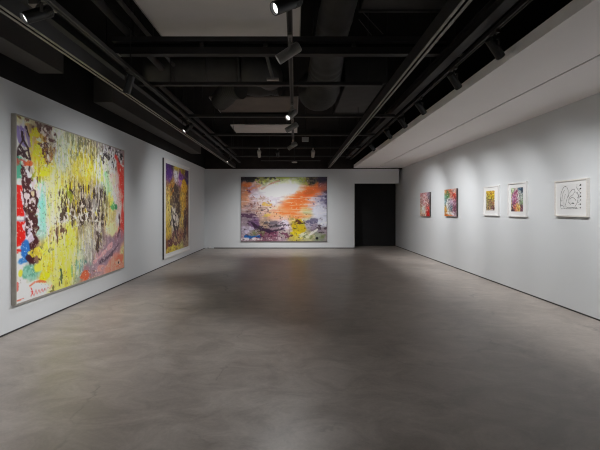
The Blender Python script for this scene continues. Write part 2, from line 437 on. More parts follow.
# ------------------------------------------------------------------ spotlights
def rot_to(d):
    return Vector(d).normalized().to_track_quat('Z', 'Y')
_pm = {}
def protos():
    a = MB().box(-.018,.018,-.07,.07,-.03,0); a.cyl((0,0,-.03),(0,0,-.075),.012,12)
    _pm['adapter'] = a
    y = MB()                                   # fork that holds the body
    y.box(-.056,.056,-.012,.012,-.085,-.075)
    y.box(-.056,-.050,-.012,.012,-.15,-.075); y.box(.050,.056,-.012,.012,-.15,-.075)
    _pm['yoke'] = y
    b = MB()                                   # body along +Z, pivot at the origin
    b.lathe([(-.10,.001),(-.10,.040),(-.092,.046),(.125,.046),(.13,.044),(.13,.038),(.104,.037)], (0,0,0), (0,0,1), 24)
    _pm['body'] = b
    f = MB()
    for k in range(4): f.lathe([(-.088+.014*k,.046),(-.088+.014*k,.0485),(-.082+.014*k,.0485),(-.082+.014*k,.046)], (0,0,0), (0,0,1), 24)
    _pm['fins'] = f
    l = MB(); l.lathe([(.108,.0368),(.111,.03),(.113,.001)], (0,0,0), (0,0,1), 24); _pm['lens'] = l
protos()
_mesh = {}
def pm(k, m):
    if (k, m) not in _mesh: _mesh[(k, m)] = _pm[k].mesh('spot_'+k, M[m])
    return _mesh[(k, m)]
def child(name, me, parent, loc=(0,0,0), quat=None):
    o = bpy.data.objects.new(name, me); col.objects.link(o); o.parent = parent; o.location = loc
    if quat is not None: o.rotation_mode = 'QUATERNION'; o.rotation_quaternion = quat
    return o
def spot(loc, aim, label, watts, size=46, blend=.8, body='lampblack', fit='lampblack', tint=(1,1,1), group='track spotlights', scale=1., soft=.012):
    r = thing('track_spotlight', label, 'spotlight', loc, group)
    r.scale = (scale,)*3
    piv = Vector(loc) + Vector((0,0,-.15))*scale
    d = (Vector(aim)-piv).normalized()
    yaw = math.atan2(d.y, d.x) - PI/2
    q = Matrix.Rotation(yaw, 4, 'Z').to_quaternion()
    child('adapter', pm('adapter', 'steel2' if fit == 'lampblack' else fit), r)
    child('yoke', pm('yoke', 'steel2' if fit == 'lampblack' else fit), r, quat=q)
    h = child('lamp_body', pm('body', body), r, (0,0,-.15), rot_to(d))
    child('cooling_fins', pm('fins', body), h)
    child('lens', pm('lens', 'lens'), h)
    L = bpy.data.lights.new('spot_beam', 'SPOT'); L.energy = watts; L.spot_size = math.radians(size); L.spot_blend = blend
    L.shadow_soft_size = soft; L.color = tint
    lo = bpy.data.objects.new('spot_beam', L); col.objects.link(lo); lo.parent = r
    lo.location = Vector((0,0,-.15)) + d*.122
    lo.rotation_mode = 'QUATERNION'; lo.rotation_quaternion = (-d).to_track_quat('Z', 'Y')
    return r
# right-hand track: six lamps turned to the small pictures
RS = [(4.0,(4.08,4.9,1.0),'black spotlight nearest the viewer on the soffit-side track',98),
      (5.02,(4.08,6.2,1.0),'second black spotlight from the viewer on the soffit-side track',106),
      (6.37,(4.08,7.6,1.0),'third black spotlight from the viewer on the soffit-side track',124),
      (7.45,(4.08,8.8,1.0),'fourth black spotlight from the viewer on the soffit-side track',140),
      (8.6,(4.08,10.2,1.0),'fifth black spotlight from the viewer on the soffit-side track',195),
      (10.4,(4.08,12.0,1.0),'black spotlight farthest from the viewer on the soffit-side track',185)]
for y, aim, lab, wts in RS:
    spot((2.03,y,3.2995), aim, lab, wts, 78, 1., group='spotlights on the soffit-side track')
# left-hand track
LS = [(3.12,(-2.58,2.50,2.46),'black spotlight with glowing lens nearest the viewer on left track',30,70,1.0),
      (4.82,(-3.1,5.5,.4),'black spotlight on left track above the large yellow painting',46,84,1.),
      (7.47,(-3.2,6.2,1.5),'black spotlight on left track in front of the tall framed painting',34,80,1.),
      (12.2,(-3.2,11.2,1.4),'black spotlight farthest away on left track near the back corner',30,75,1.)]
for y, aim, lab, wts, sz, sc in LS:
    spot((-2.03,y,3.1995), aim, lab, wts, sz, 1., group='spotlights on the left track', scale=sc)
# centre track
CS = [(2.69,(-3.44,.7,.5),'black spotlight with bright lens, topmost in view on the centre track',90,80,'lampblack'),
      (3.53,(-3.44,3.6,.7),'large grey spotlight seen side-on, second on the centre track',150,80,'lampgrey'),
      (5.85,(-2.4,2.6,.1),'grey spotlight with round white lens facing the viewer, mid centre track',120,105,'lampgrey'),
      (6.75,(-3.44,6.5,.9),'dull brownish grey spotlight just below the round glowing one',200,76,'lampgrey'),
      (8.75,(-3.44,10.6,1.0),'small grey spotlight at far end of the centre track',200,76,'lampgrey')]
for y, aim, lab, wts, sz, body in CS:
    spot((-.045,y,3.0595), aim, lab, wts, sz, 1., body, 'lampgrey' if body == 'lampgrey' else 'lampblack', group='spotlights on the centre track')
# cross rail in front of the back wall
for x, aim, lab, bd, wts in [(-1.03,(-1.1,14.6,.3),'pale grey spotlight left of centre on the far cross rail','lamppale',200),
                        (.52,(.3,14.6,.3),'pale grey spotlight right of centre on the far cross rail','lamppale',200)]:
    spot((x,11.3,3.2495), aim, lab, wts, 84, 1., bd, bd, group='spotlights on the far cross rail')
spot((-.5,11.3,3.2495), (-.5,14.9,1.0), 'small black spotlight between the two pale ones on far cross rail', 90, 70, 1., group='spotlights on the far cross rail')
# out-of-view lamps, added on the tracks to brighten this end of the room
spot((2.03,1.9,3.2995), (4.08,2.9,1.0), 'added unseen black spotlight on the soffit-side track beside the viewer', 100, 78, 1., group='spotlights on the soffit-side track')
spot((2.03,2.75,3.2995), (4.08,4.0,1.0), 'added unseen black spotlight on the soffit-side track just ahead of the viewer', 108, 78, 1., group='spotlights on the soffit-side track')
spot((-.045,1.6,3.0595), (-2.6,2.6,.0), 'added unseen black spotlight on the centre track almost above the viewer', 40, 110, 1., group='spotlights on the centre track')
# ------------------------------------------------------------------ paint on canvas
FX, AX = 1.5, .85
class Paint:
    """a canvas painted with numpy, u to the right and v downwards, both 0..1"""
    def __init__(self, nu, nv, seed):
        self.nu, self.nv = nu, nv; self.rng = np.random.default_rng(seed)
        self.U, self.V = np.meshgrid(np.linspace(0,1,nu), np.linspace(0,1,nv))
        self.asp = nu/nv
        self.C = np.ones((nv, nu, 3))*.8
    def one(self, fx, fy):
        fx, fy = max(fx,1.), max(fy,1.)
        gx, gy = int(fx)+3, int(fy)+3
        g = self.rng.random((gy, gx))
        ox, oy = self.rng.random(2)
        x = self.U*fx + ox; y = self.V*fy + oy
        xi, yi = x.astype(int), y.astype(int); tx, ty = x-xi, y-yi
        tx, ty = tx*tx*(3-2*tx), ty*ty*(3-2*ty)
        xi2, yi2 = np.minimum(xi+1,gx-1), np.minimum(yi+1,gy-1)
        return (g[yi,xi]*(1-tx)+g[yi,xi2]*tx)*(1-ty) + (g[yi2,xi]*(1-tx)+g[yi2,xi2]*tx)*ty
    def noise(self, fx, fy, octv=4, gain=.55):
        t = np.zeros_like(self.U); a = 1.; s = 0.
        for _ in range(octv):
            t += a*self.one(fx, fy); s += a; a *= gain; fx *= 2; fy *= 2
        t /= s
        return np.clip((t-.5)*1.6+.5, 0, 1)
    def base(self, pts, warp=.05, power=2.2, fx=6, fy=6):
        U = self.U + (self.noise(fx,fy)-.5)*2*warp; V = self.V + (self.noise(fx,fy)-.5)*2*warp
        num = np.zeros_like(self.C); den = np.zeros_like(self.U)
        for (u, v), c in pts:
            w = 1/(((U-u)*self.asp)**2 + (V-v)**2 + 2e-4)**power
            num += w[...,None]*np.array(rgb(c)); den += w
        self.C = num/den[...,None]
    def lay(self, mask, c):
        m = np.clip(mask, 0, 1)[...,None]
        self.C = self.C*(1-m) + np.array(rgb(c))*m
    def ell(self, c, ru, rv, ang=0., soft=.35, rough=.35, f=9, fy=None):
        du, dv = (self.U-c[0])*self.asp, self.V-c[1]
        ca, sa = math.cos(ang), math.sin(ang)
        x, y = du*ca+dv*sa, -du*sa+dv*ca
        d = np.sqrt((x/(ru*self.asp))**2+(y/rv)**2) + (self.noise(f, fy or f)-.5)*2*rough
        return np.clip((1-d)/soft+.5, 0, 1)
    def blob(self, c, ru, rv, colr, a=1., **k):
        self.lay(self.ell(c, ru, rv, **k)*a, colr)
    def broken(self, c, ru, rv, colr, a=1., fx=40, fy=40, cover=.5, edge=.08, octv=3, **k):
        """paint that only catches here and there inside an ellipse"""
        n = self.noise(fx*FX, fy*FX, octv); a *= AX
        e = self.ell(c, ru, rv, **k)
        th = 1-cover*e
        self.lay(np.clip((n-th)/edge+.5, 0, 1)*(e > .02)*a, colr)
    def stroke(self, pts, w, colr, a=1., rough=.3, f=20, soft=.4):
        d = np.full_like(self.U, 9.)
        x, y = self.U*self.asp, self.V
        for (u0,v0),(u1,v1) in zip(pts[:-1], pts[1:]):
            ax, ay, bx, by = u0*self.asp, v0, u1*self.asp, v1
            L2 = (bx-ax)**2+(by-ay)**2+1e-9
            t = np.clip(((x-ax)*(bx-ax)+(y-ay)*(by-ay))/L2, 0, 1)
            d = np.minimum(d, np.hypot(x-ax-t*(bx-ax), y-ay-t*(by-ay)))
        d = d/w + (self.noise(f,f,2)-.5)*2*rough
        self.lay(np.clip((1-d)/soft+.5, 0, 1)*a, colr)
    def rect(self, u0, u1, v0, v1, colr, a=1., rough=.01, f=25, soft=.006):
        n = (self.noise(f,f,3)-.5)*2*rough; n2 = (self.noise(f,f,3)-.5)*2*rough
        m = np.minimum(np.minimum(self.U-u0, u1-self.U)*self.asp+n, np.minimum(self.V-v0, v1-self.V)+n2)
        self.lay(np.clip(m/soft+.5, 0, 1)*a, colr)
    def grain(self, amt, fx, fy):
        n = self.noise(fx, fy, 3)-.5
        self.C = np.clip(self.C*(1+amt*n[...,None]*2), 0, 1)
    def small(self, A, k=9):
        def box(X, ax):
            n = X.shape[ax]; c = np.cumsum(np.concatenate([np.repeat(np.take(X,[0],ax),k+1,ax), X, np.repeat(np.take(X,[-1],ax),k,ax)], ax), ax)
            return (np.take(c, range(2*k+1, 2*k+1+n), ax)-np.take(c, range(0,n), ax))/(2*k+1)
        return box(box(box(box(A,0),1),0),1)
    def settle(self, B, amt, k=9):
        """pull the broad colour of the finished surface back towards the underpainting"""
        self.C = np.clip(self.C + amt*(self.small(B,k)-self.small(self.C,k)), 0, 1)
    def object(self, name, O, ax, ay, w, h, parent, gain=1., m=None):
        """O = top-left corner in the world; ax, ay = unit vectors to the right and down"""
        base = world_of(parent); nu, nv = self.nu, self.nv
        O = np.array(O) - np.array(base)
        P = O[None,None,:] + self.U[...,None]*w*np.array(ax) + self.V[...,None]*h*np.array(ay)
        idx = np.arange(nu*nv).reshape(nv, nu)
        F = np.stack([idx[:-1,:-1], idx[1:,:-1], idx[1:,1:], idx[:-1,1:]], -1).reshape(-1,4)
        me = bpy.data.meshes.new(name); me.from_pydata(P.reshape(-1,3).tolist(), [], F.tolist())
        c = np.clip(self.C, 0, 1)
        l = np.where(c <= .04045, c/12.92, ((c+.055)/1.055)**2.4)*gain
        l = np.clip(l, .004, .86)
        at = me.color_attributes.new('paint', 'FLOAT_COLOR', 'POINT')
        at.data.foreach_set('color', np.concatenate([l, np.ones((nv,nu,1))], -1).astype(np.float32).ravel())
        me.materials.append(m or paint_mat(name+'_paint'))
        o = bpy.data.objects.new(name, me); col.objects.link(o); o.parent = parent
        return o
def rgb(c):
    c = c.lstrip('#'); return [int(c[i:i+2],16)/255 for i in (0,2,4)]

def frame_mesh(side, plane, a0, a1, z0, z1, wdt, depth, back):
    """four rails; side = 'x' (hung on a side wall, a = Y) or 'y' (back wall, a = X); plane = front face, back = wall face"""
    mb = MB(); lo, hi = min(plane, back), max(plane, back)
    def bx(p0, p1, q0, q1):
        mb.box(lo, hi, p0, p1, q0, q1) if side == 'x' else mb.box(p0, p1, lo, hi, q0, q1)
    bx(a0, a1, z1-wdt, z1); bx(a0, a1, z0, z0+wdt); bx(a0, a0+wdt, z0+wdt, z1-wdt); bx(a1-wdt, a1, z0+wdt, z1-wdt)
    return mb
PG1, PG2, PG3, PG4, PG5 = 1.6, 1.3, 1.18, 1.5, 1.2
# ---- large yellow painting on the left wall
t = thing('painting', 'large square-edged abstract painting in yellow, red and brown on the left wall', 'painting', (XL, 6.28, .33))
FX = 1.9
p = Paint(280, 230, 11)
p.base([((0.003,-0.005),'#d3c47c'),((0.056,-0.006),'#dccf9a'),((0.020,0.043),'#cfc4a8'),((0.081,0.009),'#c9c09a'),((0.032,0.083),'#c4b9c4'),((0.009,0.184),'#c9c6bd'),((0.050,0.176),'#b9b2b0'),((0.081,0.048),'#97805a'),((0.081,0.104),'#b59a62'),
 ((0.009,0.301),'#86b09c'),((0.044,0.340),'#d0d0c8'),((0.069,0.294),'#b8b0a8'),((0.133,0.103),'#b8922c'),((0.120,0.191),'#c8a424'),((0.203,0.057),'#7a5c56'),((0.196,0.148),'#7d5a46'),((0.233,0.128),'#8d7a64'),
 ((0.161,-0.008),'#8c8074'),((0.256,0.001),'#c2c2b0'),((0.279,0.082),'#aab494'),((0.311,0.176),'#b9c7a8'),((0.271,0.195),'#bfcab4'),((0.203,0.265),'#d6c038'),((0.147,0.307),'#b8a838'),((0.256,0.351),'#d8ce74'),((0.233,0.298),'#cfca78'),
 ((0.168,0.474),'#8ac4b4'),((0.147,0.590),'#a4d0c2'),((0.182,0.398),'#a9cdb8'),((0.218,0.534),'#d3d29a'),((0.279,0.442),'#d4cb80'),((0.295,0.567),'#c9c0a0'),((0.271,0.659),'#b8a888'),((0.295,0.730),'#d6c957'),
 ((0.063,0.421),'#b8acb0'),((0.069,0.514),'#b9b0c0'),((0.100,0.475),'#6a4a48'),((0.100,0.588),'#5a3538'),((0.069,0.647),'#b0aac0'),((0.056,0.722),'#5a78a0'),((0.100,0.739),'#7a5848'),
 ((0.218,0.756),'#cfc450'),((0.161,0.806),'#c9bc3c'),((0.081,0.837),'#6f9f86'),((0.009,0.758),'#dcd8d0'),((0.009,0.928),'#d9cfc8'),((0.114,0.945),'#e2d8d2'),((0.175,0.879),'#e3c428'),((0.218,0.936),'#dfcf80'),
 ((0.263,0.910),'#d3ca5c'),((0.344,0.858),'#d0c440'),((0.344,0.761),'#d9cd50'),((0.379,0.688),'#d9c83c'),((0.414,0.105),'#a8a668'),((0.379,-0.006),'#8c8f6c'),((0.470,-0.002),'#80795a'),((0.571,0.002),'#857c5c'),((0.470,0.197),'#c9bd58'),
 ((0.550,0.206),'#c8b434'),((0.530,0.280),'#cbb83c'),((0.614,0.066),'#8f8648'),((0.682,0.173),'#bfbf90'),((0.754,0.116),'#d0cca4'),((0.831,0.144),'#d6cfc0'),((0.718,0.245),'#a8c294'),((0.779,0.348),'#9dbb92'),
 ((0.659,0.012),'#9a9088'),((0.730,0.028),'#b0a8a8'),((0.831,0.023),'#b0a4a8'),((0.913,0.057),'#8c7c80'),((0.858,0.262),'#d9aca4'),((0.913,0.381),'#d4bab4'),((0.971,0.183),'#d3625a'),((0.971,0.336),'#cf5850'),((0.971,0.634),'#d25a50'),
 ((1.001,0.851),'#dcae7c'),((0.913,0.573),'#ccb8b4'),((0.818,0.546),'#b8a868'),((0.844,0.651),'#d8c894'),((0.831,0.771),'#8d7480'),((0.913,0.756),'#8a606a'),((0.742,0.854),'#9a8088'),((0.659,0.894),'#b48c90'),
 ((0.571,0.907),'#8f9088'),((0.831,0.924),'#dc8a76'),((0.928,0.924),'#e08470'),((0.530,0.963),'#b0725c'),((0.470,0.902),'#86a498'),((0.451,0.817),'#a8b488'),((0.550,0.754),'#b5b0a2'),((0.530,0.674),'#b3ab90'),
 ((0.648,0.713),'#7c6c62'),((0.470,0.614),'#8f8260'),((0.424,0.471),'#6c5a34'),((0.379,0.426),'#7d7030'),((0.520,0.470),'#675446'),((0.625,0.468),'#6c625a'),((0.730,0.467),'#857c50'),((0.344,0.363),'#bcae50'),((0.571,0.340),'#8c7c54'),((0.659,0.356),'#8a8878'),((0.451,0.369),'#9c8a44')], .03, 2.6, 9, 7); B0 = p.C.copy()
# squeegee streaks, downwards
for c, u in (('#e0d048',.45),('#d9d2a0',.6),('#a8ac88',.5),('#efe9d0',.42),('#f0ead0',.55)):
    p.broken((u,.35), .34, .45, c, .6, 46, 5, .38, .1)
p.broken((.66,.10), .3, .10, '#4c4630', .7, 34, 14, .34, .1)
p.broken((.5,.1), .3, .1, '#5d6a50', .6, 26, 9, .4, .1)
p.broken((.45,.14), .2, .12, '#d6d4c8', .6, 40, 12, .35, .1)
p.broken((.58,.22), .2, .12, '#d0ba1c', .7, 30, 7, .45, .15)
p.broken(((0.295,0.166)), .12, .16, '#c4d2c4', .8, 18, 7, .5, .2)
p.broken(((0.344,0.761)), .17, .2, '#efe6b4', .7, 40, 5, .35, .12)
p.broken(((0.311,0.788)), .17, .2, '#c0b02c', .6, 40, 5, .35, .12)
p.broken(((0.510,0.784)), .12, .12, '#d2cfc0', .75, 30, 5, .45, .15)
p.broken(((0.490,0.905)), .13, .06, '#4f8578', .8, 30, 6, .42, .15)
p.settle(B0, .75, 6)
p.grain(.10, 50, 7); p.grain(.08, 70, 60)
# yellow and maroon scrub, top left
p.broken(((0.127,0.161)), .06, .14, '#dfbf10', .95, 22, 12, .5, .1)
p.broken(((0.168,0.276)), .07, .04, '#ecd214', .95, 22, 14, .5, .12)
p.broken(((0.127,0.013)), .07, .05, '#5a3c38', .9, 22, 18, .5, .08)
p.broken(((0.196,0.106)), .065, .14, '#401a18', .95, 30, 24, .46, .06)
p.broken(((0.196,0.088)), .065, .15, '#e0d4c8', .9, 26, 22, .26, .05)
p.broken(((0.218,0.143)), .06, .10, '#9a6420', .8, 24, 18, .3, .06)
for a, b in (((0.009,0.067),(0.020,0.139)),((0.026,0.063),(0.050,0.149)),((0.056,0.055),(0.081,0.148)),((0.038,0.070),(0.038,0.141))):
    p.stroke([a, b], .011, '#7464a0', .8, .6)
for pl in ([(0.003,0.249),(0.009,0.174),(0.038,0.124),(0.069,0.162),(0.081,0.226)],[(0.009,0.184),(0.044,0.210)],[(0.020,0.161),(0.063,0.218)],[(0.038,0.124),(0.032,0.083)],[(0.003,0.212),(0.069,0.173)],[(0.056,0.049),(0.075,0.094)],[(0.081,0.226),(0.075,0.293)],[(0.003,0.249),(0.044,0.275),(0.069,0.327)]):
    p.stroke(pl, .007, '#331a20', .95, .5)
p.blob(((0.015,0.007)), .018, .008, '#6d5840', .8, ang=.4)
p.rect(0, .03, 0.224, 0.331, '#3f9478', .9, .012)
p.broken(((0.020,0.252)), .05, .018, '#b03a2c', .95, 18, 18, .6); p.broken(((0.075,0.243)), .03, .018, '#d8571c', .95, 18, 18, .7)
# red bars down the left edge
p.rect(-.02, 0.044, 0.369, 0.535, '#e0160e', 1, .006)
p.rect(-.02, 0.053, 0.562, 0.699, '#e0160e', 1, .006)
p.rect(-.02, 0.050, 0.712, 0.729, '#d81a12', 1, .006)
p.rect(-.02, 0.044, 0.538, 0.557, '#e6ddd6', .95, .004); p.rect(-.02, 0.044, 0.701, 0.710, '#e6ddd6', .95, .003)
p.broken(((0.015,0.642)), .022, .02, '#e9d8d0', .85, 22, 22, .4)
p.rect(-.02, 0.035, 0.737, 0.857, '#e2dfda', .95, .01)
# the maroon ladder of brush marks over white and lilac
p.broken(((0.069,0.476)), .05, .17, '#d9d2de', .95, 20, 12, .55, .06)
for a, b, w_ in (((0.032,0.288),(0.056,0.438),.011),((0.056,0.317),(0.075,0.525),.018),((0.100,0.335),(0.107,0.661),.024),((0.127,0.321),(0.120,0.475),.014),((0.044,0.427),(0.075,0.625),.014),((0.088,0.476),(0.100,0.588),.03),((0.100,0.672),(0.088,0.793),.026),((0.069,0.592),(0.107,0.616),.018),((0.075,0.470),(0.114,0.492),.018),((0.032,0.331),(0.081,0.392),.010),((0.081,0.337),(0.044,0.406),.010)):
    p.stroke([a, b], w_, '#3c1418', .97, 1., 22)
p.broken(((0.094,0.475)), .05, .17, '#ded6d8', .95, 24, 18, .42, .05); p.broken(((0.094,0.531)), .05, .17, '#6a5a40', .8, 30, 22, .22, .05); p.broken(((0.107,0.379)), .035, .06, '#d7cda0', .95, 24, 18, .42, .05)
p.broken(((0.133,0.332)), .04, .05, '#7c8c14', .9, 20, 9, .45, .06)
p.broken(((0.081,0.648)), .03, .04, '#d4cce0', .9, 18, 14, .4, .05)
p.blob(((0.168,0.515)), .024, .13, '#7cc4b4', .75, ang=-.10, soft=.7)
# blue with maroon, bottom left
p.blob(((0.053,0.722)), .022, .05, '#1f62ac', .95, rough=.7); p.blob(((0.050,0.776)), .04, .022, '#1f66ac', .9, rough=.7)
p.broken(((0.094,0.772)), .05, .04, '#38121a', 1, 12, 12, .7)
p.broken(((0.147,0.734)), .07, .05, '#d9cb34', .9, 18, 14, .42); p.broken(((0.175,0.750)), .09, .05, '#4a5438', .85, 26, 22, .32)
p.blob(((0.081,0.848)), .06, .042, '#5a967e', .95, rough=.6, ang=.2); p.broken(((0.094,0.850)), .06, .04, '#8fbcae', .7, 20, 14, .4)
p.blob(((0.182,0.892)), .05, .04, '#ecc010', .9, rough=.7); p.blob(((0.133,0.836)), .03, .025, '#e0cf30', .8, rough=.6)
p.blob(((0.023,0.846)), .012, .018, '#e3bf2a', .9)
# white corner with red scribbles
p.blob(((0.120,0.964)), .12, .045, '#e6deda', .95, rough=.4, soft=.6); p.rect(-.02, .06, 0.873, 1.02, '#e0d8d2', .95, .02)
p.broken(((0.003,0.916)), .018, .04, '#cf4a40', .9, 18, 18, .7)
p.stroke([(0.081,0.925),(0.114,0.911),(0.154,0.915),(0.189,0.929)], .0045, '#d85a38', .8, .8)
sg = [(0.088,0.955),(0.107,0.988),(0.120,0.958),(0.127,0.983),(0.140,0.963),(0.147,0.983),(0.161,0.963),(0.168,0.983),(0.182,0.963),(0.189,0.982),(0.203,0.963),(0.218,0.978),(0.233,0.958)]
p.stroke(sg, .0034, '#c94a44', .75, .6)
p.stroke([(0.088,0.983),(0.100,0.964),(0.088,0.938)], .004, '#c93a34', .9, .4); p.stroke([(0.003,0.985),(0.044,0.981)], .0035, '#c4604a', .9, .5)
for q in ((0.240,0.997),(0.256,0.982),(0.295,0.968),(0.311,0.946)): p.broken(q, .02, .03, '#4a4a1e', .85, 30, 14, .35)
p.stroke([(0.303,0.881),(0.311,0.972)], .008, '#2c4a34', .9, 1., 30)
p.broken(((0.388,0.662)), .05, .10, '#e6d64c', .8, 34, 8, .42, .15); p.broken(((0.295,0.805)), .14, .12, '#ddd27a', .7, 40, 8, .4, .15); p.broken(((0.271,0.442)), .09, .16, '#dfd9a0', .7, 30, 9, .45, .15)
# dark brown skyline of scraped strokes through the middle
p.broken(((0.530,0.463)), .26, .14, '#2a1a14', .95, 34, 9, .46, .06)
p.broken(((0.396,0.478)), .10, .10, '#2e1c0c', .95, 34, 11, .42, .06)
p.broken(((0.648,0.520)), .12, .15, '#2e1e1c', .92, 44, 10, .42, .06)
p.broken(((0.470,0.423)), .22, .12, '#d8c228', .9, 34, 9, .30, .07); p.broken(((0.530,0.491)), .25, .12, '#d9d0c4', .9, 40, 9, .22, .06)
p.broken(((0.353,0.414)), .045, .06, '#808c12', .9, 16, 6, .5, .1)
p.broken(((0.636,0.416)), .08, .1, '#a8a29e', .85, 34, 6, .35, .07)
p.broken(((0.530,0.540)), .24, .06, '#e2d8cc', .92, 40, 22, .26, .05)
p.broken(((0.271,0.473)), .10, .16, '#42301f', .85, 50, 30, .14, .05)
p.broken(((0.263,0.664)), .10, .06, '#43241e', .9, 30, 9, .34, .06)
for a, b in (((0.361,0.582),(0.510,0.533)),((0.510,0.491),(0.682,0.528)),((0.379,0.531),(0.451,0.572)),((0.550,0.576),(0.730,0.598)),((0.396,0.623),(0.510,0.589)),((0.625,0.593),(0.670,0.701)),((0.648,0.699),(0.694,0.794)),((0.328,0.466),(0.379,0.537))):
    p.stroke([a, b], .0045, '#e6ddd2', .45, 1.6, 46)
p.broken(((0.659,0.729)), .05, .09, '#30201c', .9, 26, 6, .42, .06)
p.broken(((0.682,0.641)), .03, .045, '#dad4ca', .85, 20, 9, .5, .08)
# green wedge
p.blob(((0.754,0.210)), .025, .05, '#86c08a', .6, soft=.9)
p.broken(((0.844,0.474)), .04, .05, '#3f9450', .95, 18, 8, .65, .1, ang=-.5); p.blob(((0.885,0.481)), .018, .02, '#1f7048', .9, ang=-.5)
p.broken(((0.818,0.418)), .04, .05, '#cfc84a', .8, 18, 8, .45, .1)
# top right: black, white and grey scraps
p.broken((.86,.06), .16, .06, '#241d22', .95, 22, 16, .42, .06); p.broken((.84,.09), .16, .07, '#ded8da', .92, 24, 18, .4, .06); p.broken((.78,.14), .08, .08, '#1f1a22', .9, 26, 22, .3, .05)
p.blob(((0.956,0.058)), .022, .035, '#21161c', .95, rough=.7); p.blob(((0.818,-0.018)), .03, .010, '#1c151a', .9, rough=.6)
p.broken(((0.767,0.130)), .05, .07, '#e6e0c8', .8, 10, 8, .55, .15)
# red right edge, pinks
p.stroke([(0.899,0.068),(0.956,0.185),(0.979,0.336),(0.979,0.549),(0.964,0.744)], .028, '#d23a30', .9, .8, 14)
p.broken(((0.956,0.422)), .03, .2, '#e69488', .85, 16, 20, .36, .07); p.broken(((0.956,0.126)), .025, .06, '#efe4de', .85, 22, 18, .35, .06)
p.broken(((0.885,0.243)), .03, .06, '#e8aca4', .8, 10, 8, .55, .15)
p.stroke([(0.928,0.540),(0.942,0.658),(0.913,0.722)], .010, '#3f141c', .9, 1., 26)
# lilac sweep towards the bottom right corner
p.stroke([(0.956,0.743),(0.885,0.818),(0.779,0.876),(0.659,0.909),(0.550,0.932)], .05, '#937888', .7, .7, 12, 1.)
p.stroke([(0.928,0.791),(0.805,0.864),(0.682,0.905)], .016, '#4a3848', .85, 1., 20, .8); p.stroke([(0.831,0.779),(0.730,0.837),(0.614,0.886)], .014, '#cf9a9c', .85, 1., 20, .8)
p.blob(((0.928,0.924)), .06, .045, '#e66a54', .9, rough=.5, ang=-.3); p.broken(((0.872,0.939)), .07, .04, '#efa58e', .8, 12, 10, .5, .12)
p.broken(((0.530,0.963)), .06, .03, '#d8582c', .9, 16, 12, .5, .1); p.broken(((0.682,0.943)), .09, .025, '#e89484', .8, 16, 12, .5, .1)
for q in ((0.614,0.952),(0.920,0.944)): p.blob(q, .009, .009, '#2a2024', .9)
p.broken((.5,.5), .6, .6, '#f4f0e4', .6, 70, 54, .14, .05); p.broken((.55,.5), .6, .6, '#2c2018', .5, 70, 54, .10, .05)
p.object('canvas', (XL+.055, 4.776, 2.645), (0,1,0), (0,0,-1), 3.0, 2.30, t, PG1)
frame_mesh('x', XL+.058, 4.760, 7.792, .33, 2.66, .016, .06, XL+.002).build('frame', M['frame_beige'], t)
MB().box(XL+.002, XL+.05, 4.776, 7.776, .346, 2.645).build('stretcher_frame', M['frame_beige'], t)

# ---- tall framed painting on the left wall
t = thing('painting', 'tall purple, gold and brown abstract painting in a white frame', 'painting', (XL, 11.45, .19))
FX = 1.5
p = Paint(140, 170, 23)
p.base([((0.082,0.014),'#4a2a6a'),((0.159,0.131),'#5a2f80'),((0.238,-0.025),'#3a2a3c'),((0.403,0.005),'#c2a83a'),((0.674,0.028),'#a58a30'),((0.403,0.088),'#cfc6d6'),((0.627,0.107),'#8a4a98'),((0.922,0.098),'#4a2a62'),
 ((0.238,0.241),'#9a6a24'),((0.159,0.347),'#c0a04c'),((0.403,0.339),'#3a2420'),((0.491,0.518),'#4a3426'),((0.771,0.212),'#c9961c'),((0.722,0.392),'#b8902c'),((0.922,0.388),'#7a4a20'),((0.922,0.651),'#5a2c24'),
 ((0.082,0.517),'#c9b060'),((0.082,0.741),'#bfa040'),((0.319,0.577),'#b8b0a8'),((0.361,0.731),'#a89c90'),((0.674,0.645),'#bfa24c'),((0.627,0.843),'#8a5c40'),((0.120,0.923),'#8a5a3c'),((0.403,0.876),'#a88c68'),((0.771,0.954),'#8a7060'),((0.238,0.991),'#c9b448'),((0.674,0.997),'#a8a05c')], .04, 2.3, 7, 8); B0 = p.C.copy()
p.grain(.18, 26, 20)
p.blob(((0.120,0.100)), .10, .06, '#4d2480', .9, rough=.6); p.blob(((0.674,0.104)), .17, .035, '#6a3296', .9, rough=.7)
p.blob(((0.403,0.088)), .07, .035, '#d8d2e2', .9, rough=.6); p.blob(((0.922,0.138)), .04, .06, '#3a2070', .9)
p.blob(((0.491,-0.004)), .2, .022, '#d6bc40', .9, rough=.6)
p.broken(((0.771,0.212)), .15, .09, '#e2a912', .95, 12, 10, .75); p.broken(((0.771,0.455)), .12, .2, '#d8a41c', .85, 14, 10, .55)
p.broken(((0.361,0.352)), .19, .14, '#20141a', .97, 14, 8, .8); p.broken(((0.491,0.543)), .1, .08, '#2c1c1c', .9, 12, 8, .7)
p.broken(((0.198,0.289)), .1, .1, '#a8641e', .9, 16, 14, .5); p.broken(((0.120,0.608)), .09, .25, '#d8bc48', .85, 12, 10, .6)
p.settle(B0, .5, 6)
p.broken(((0.361,0.636)), .13, .12, '#d2ccc4', .95, 10, 8, .8)
for pl in ([(0.198,0.495),(0.278,0.658),(0.403,0.805),(0.447,0.880)],[(0.278,0.541),(0.403,0.590),(0.361,0.660),(0.278,0.634)],[(0.491,0.494),(0.535,0.665),(0.447,0.783)],[(0.319,0.706),(0.447,0.735)],[(0.238,0.610),(0.159,0.699)],[(0.403,0.542),(0.491,0.567)]):
    p.stroke(pl, .017, '#1c1416', .9, .7, 16)
p.broken(((0.820,0.674)), .08, .2, '#341418', .92, 14, 7, .75)
p.broken(((0.447,0.855)), .3, .1, '#5a2a34', .85, 16, 14, .5); p.broken(((0.159,0.893)), .1, .05, '#4a1a2c', .9, 14, 12, .6)
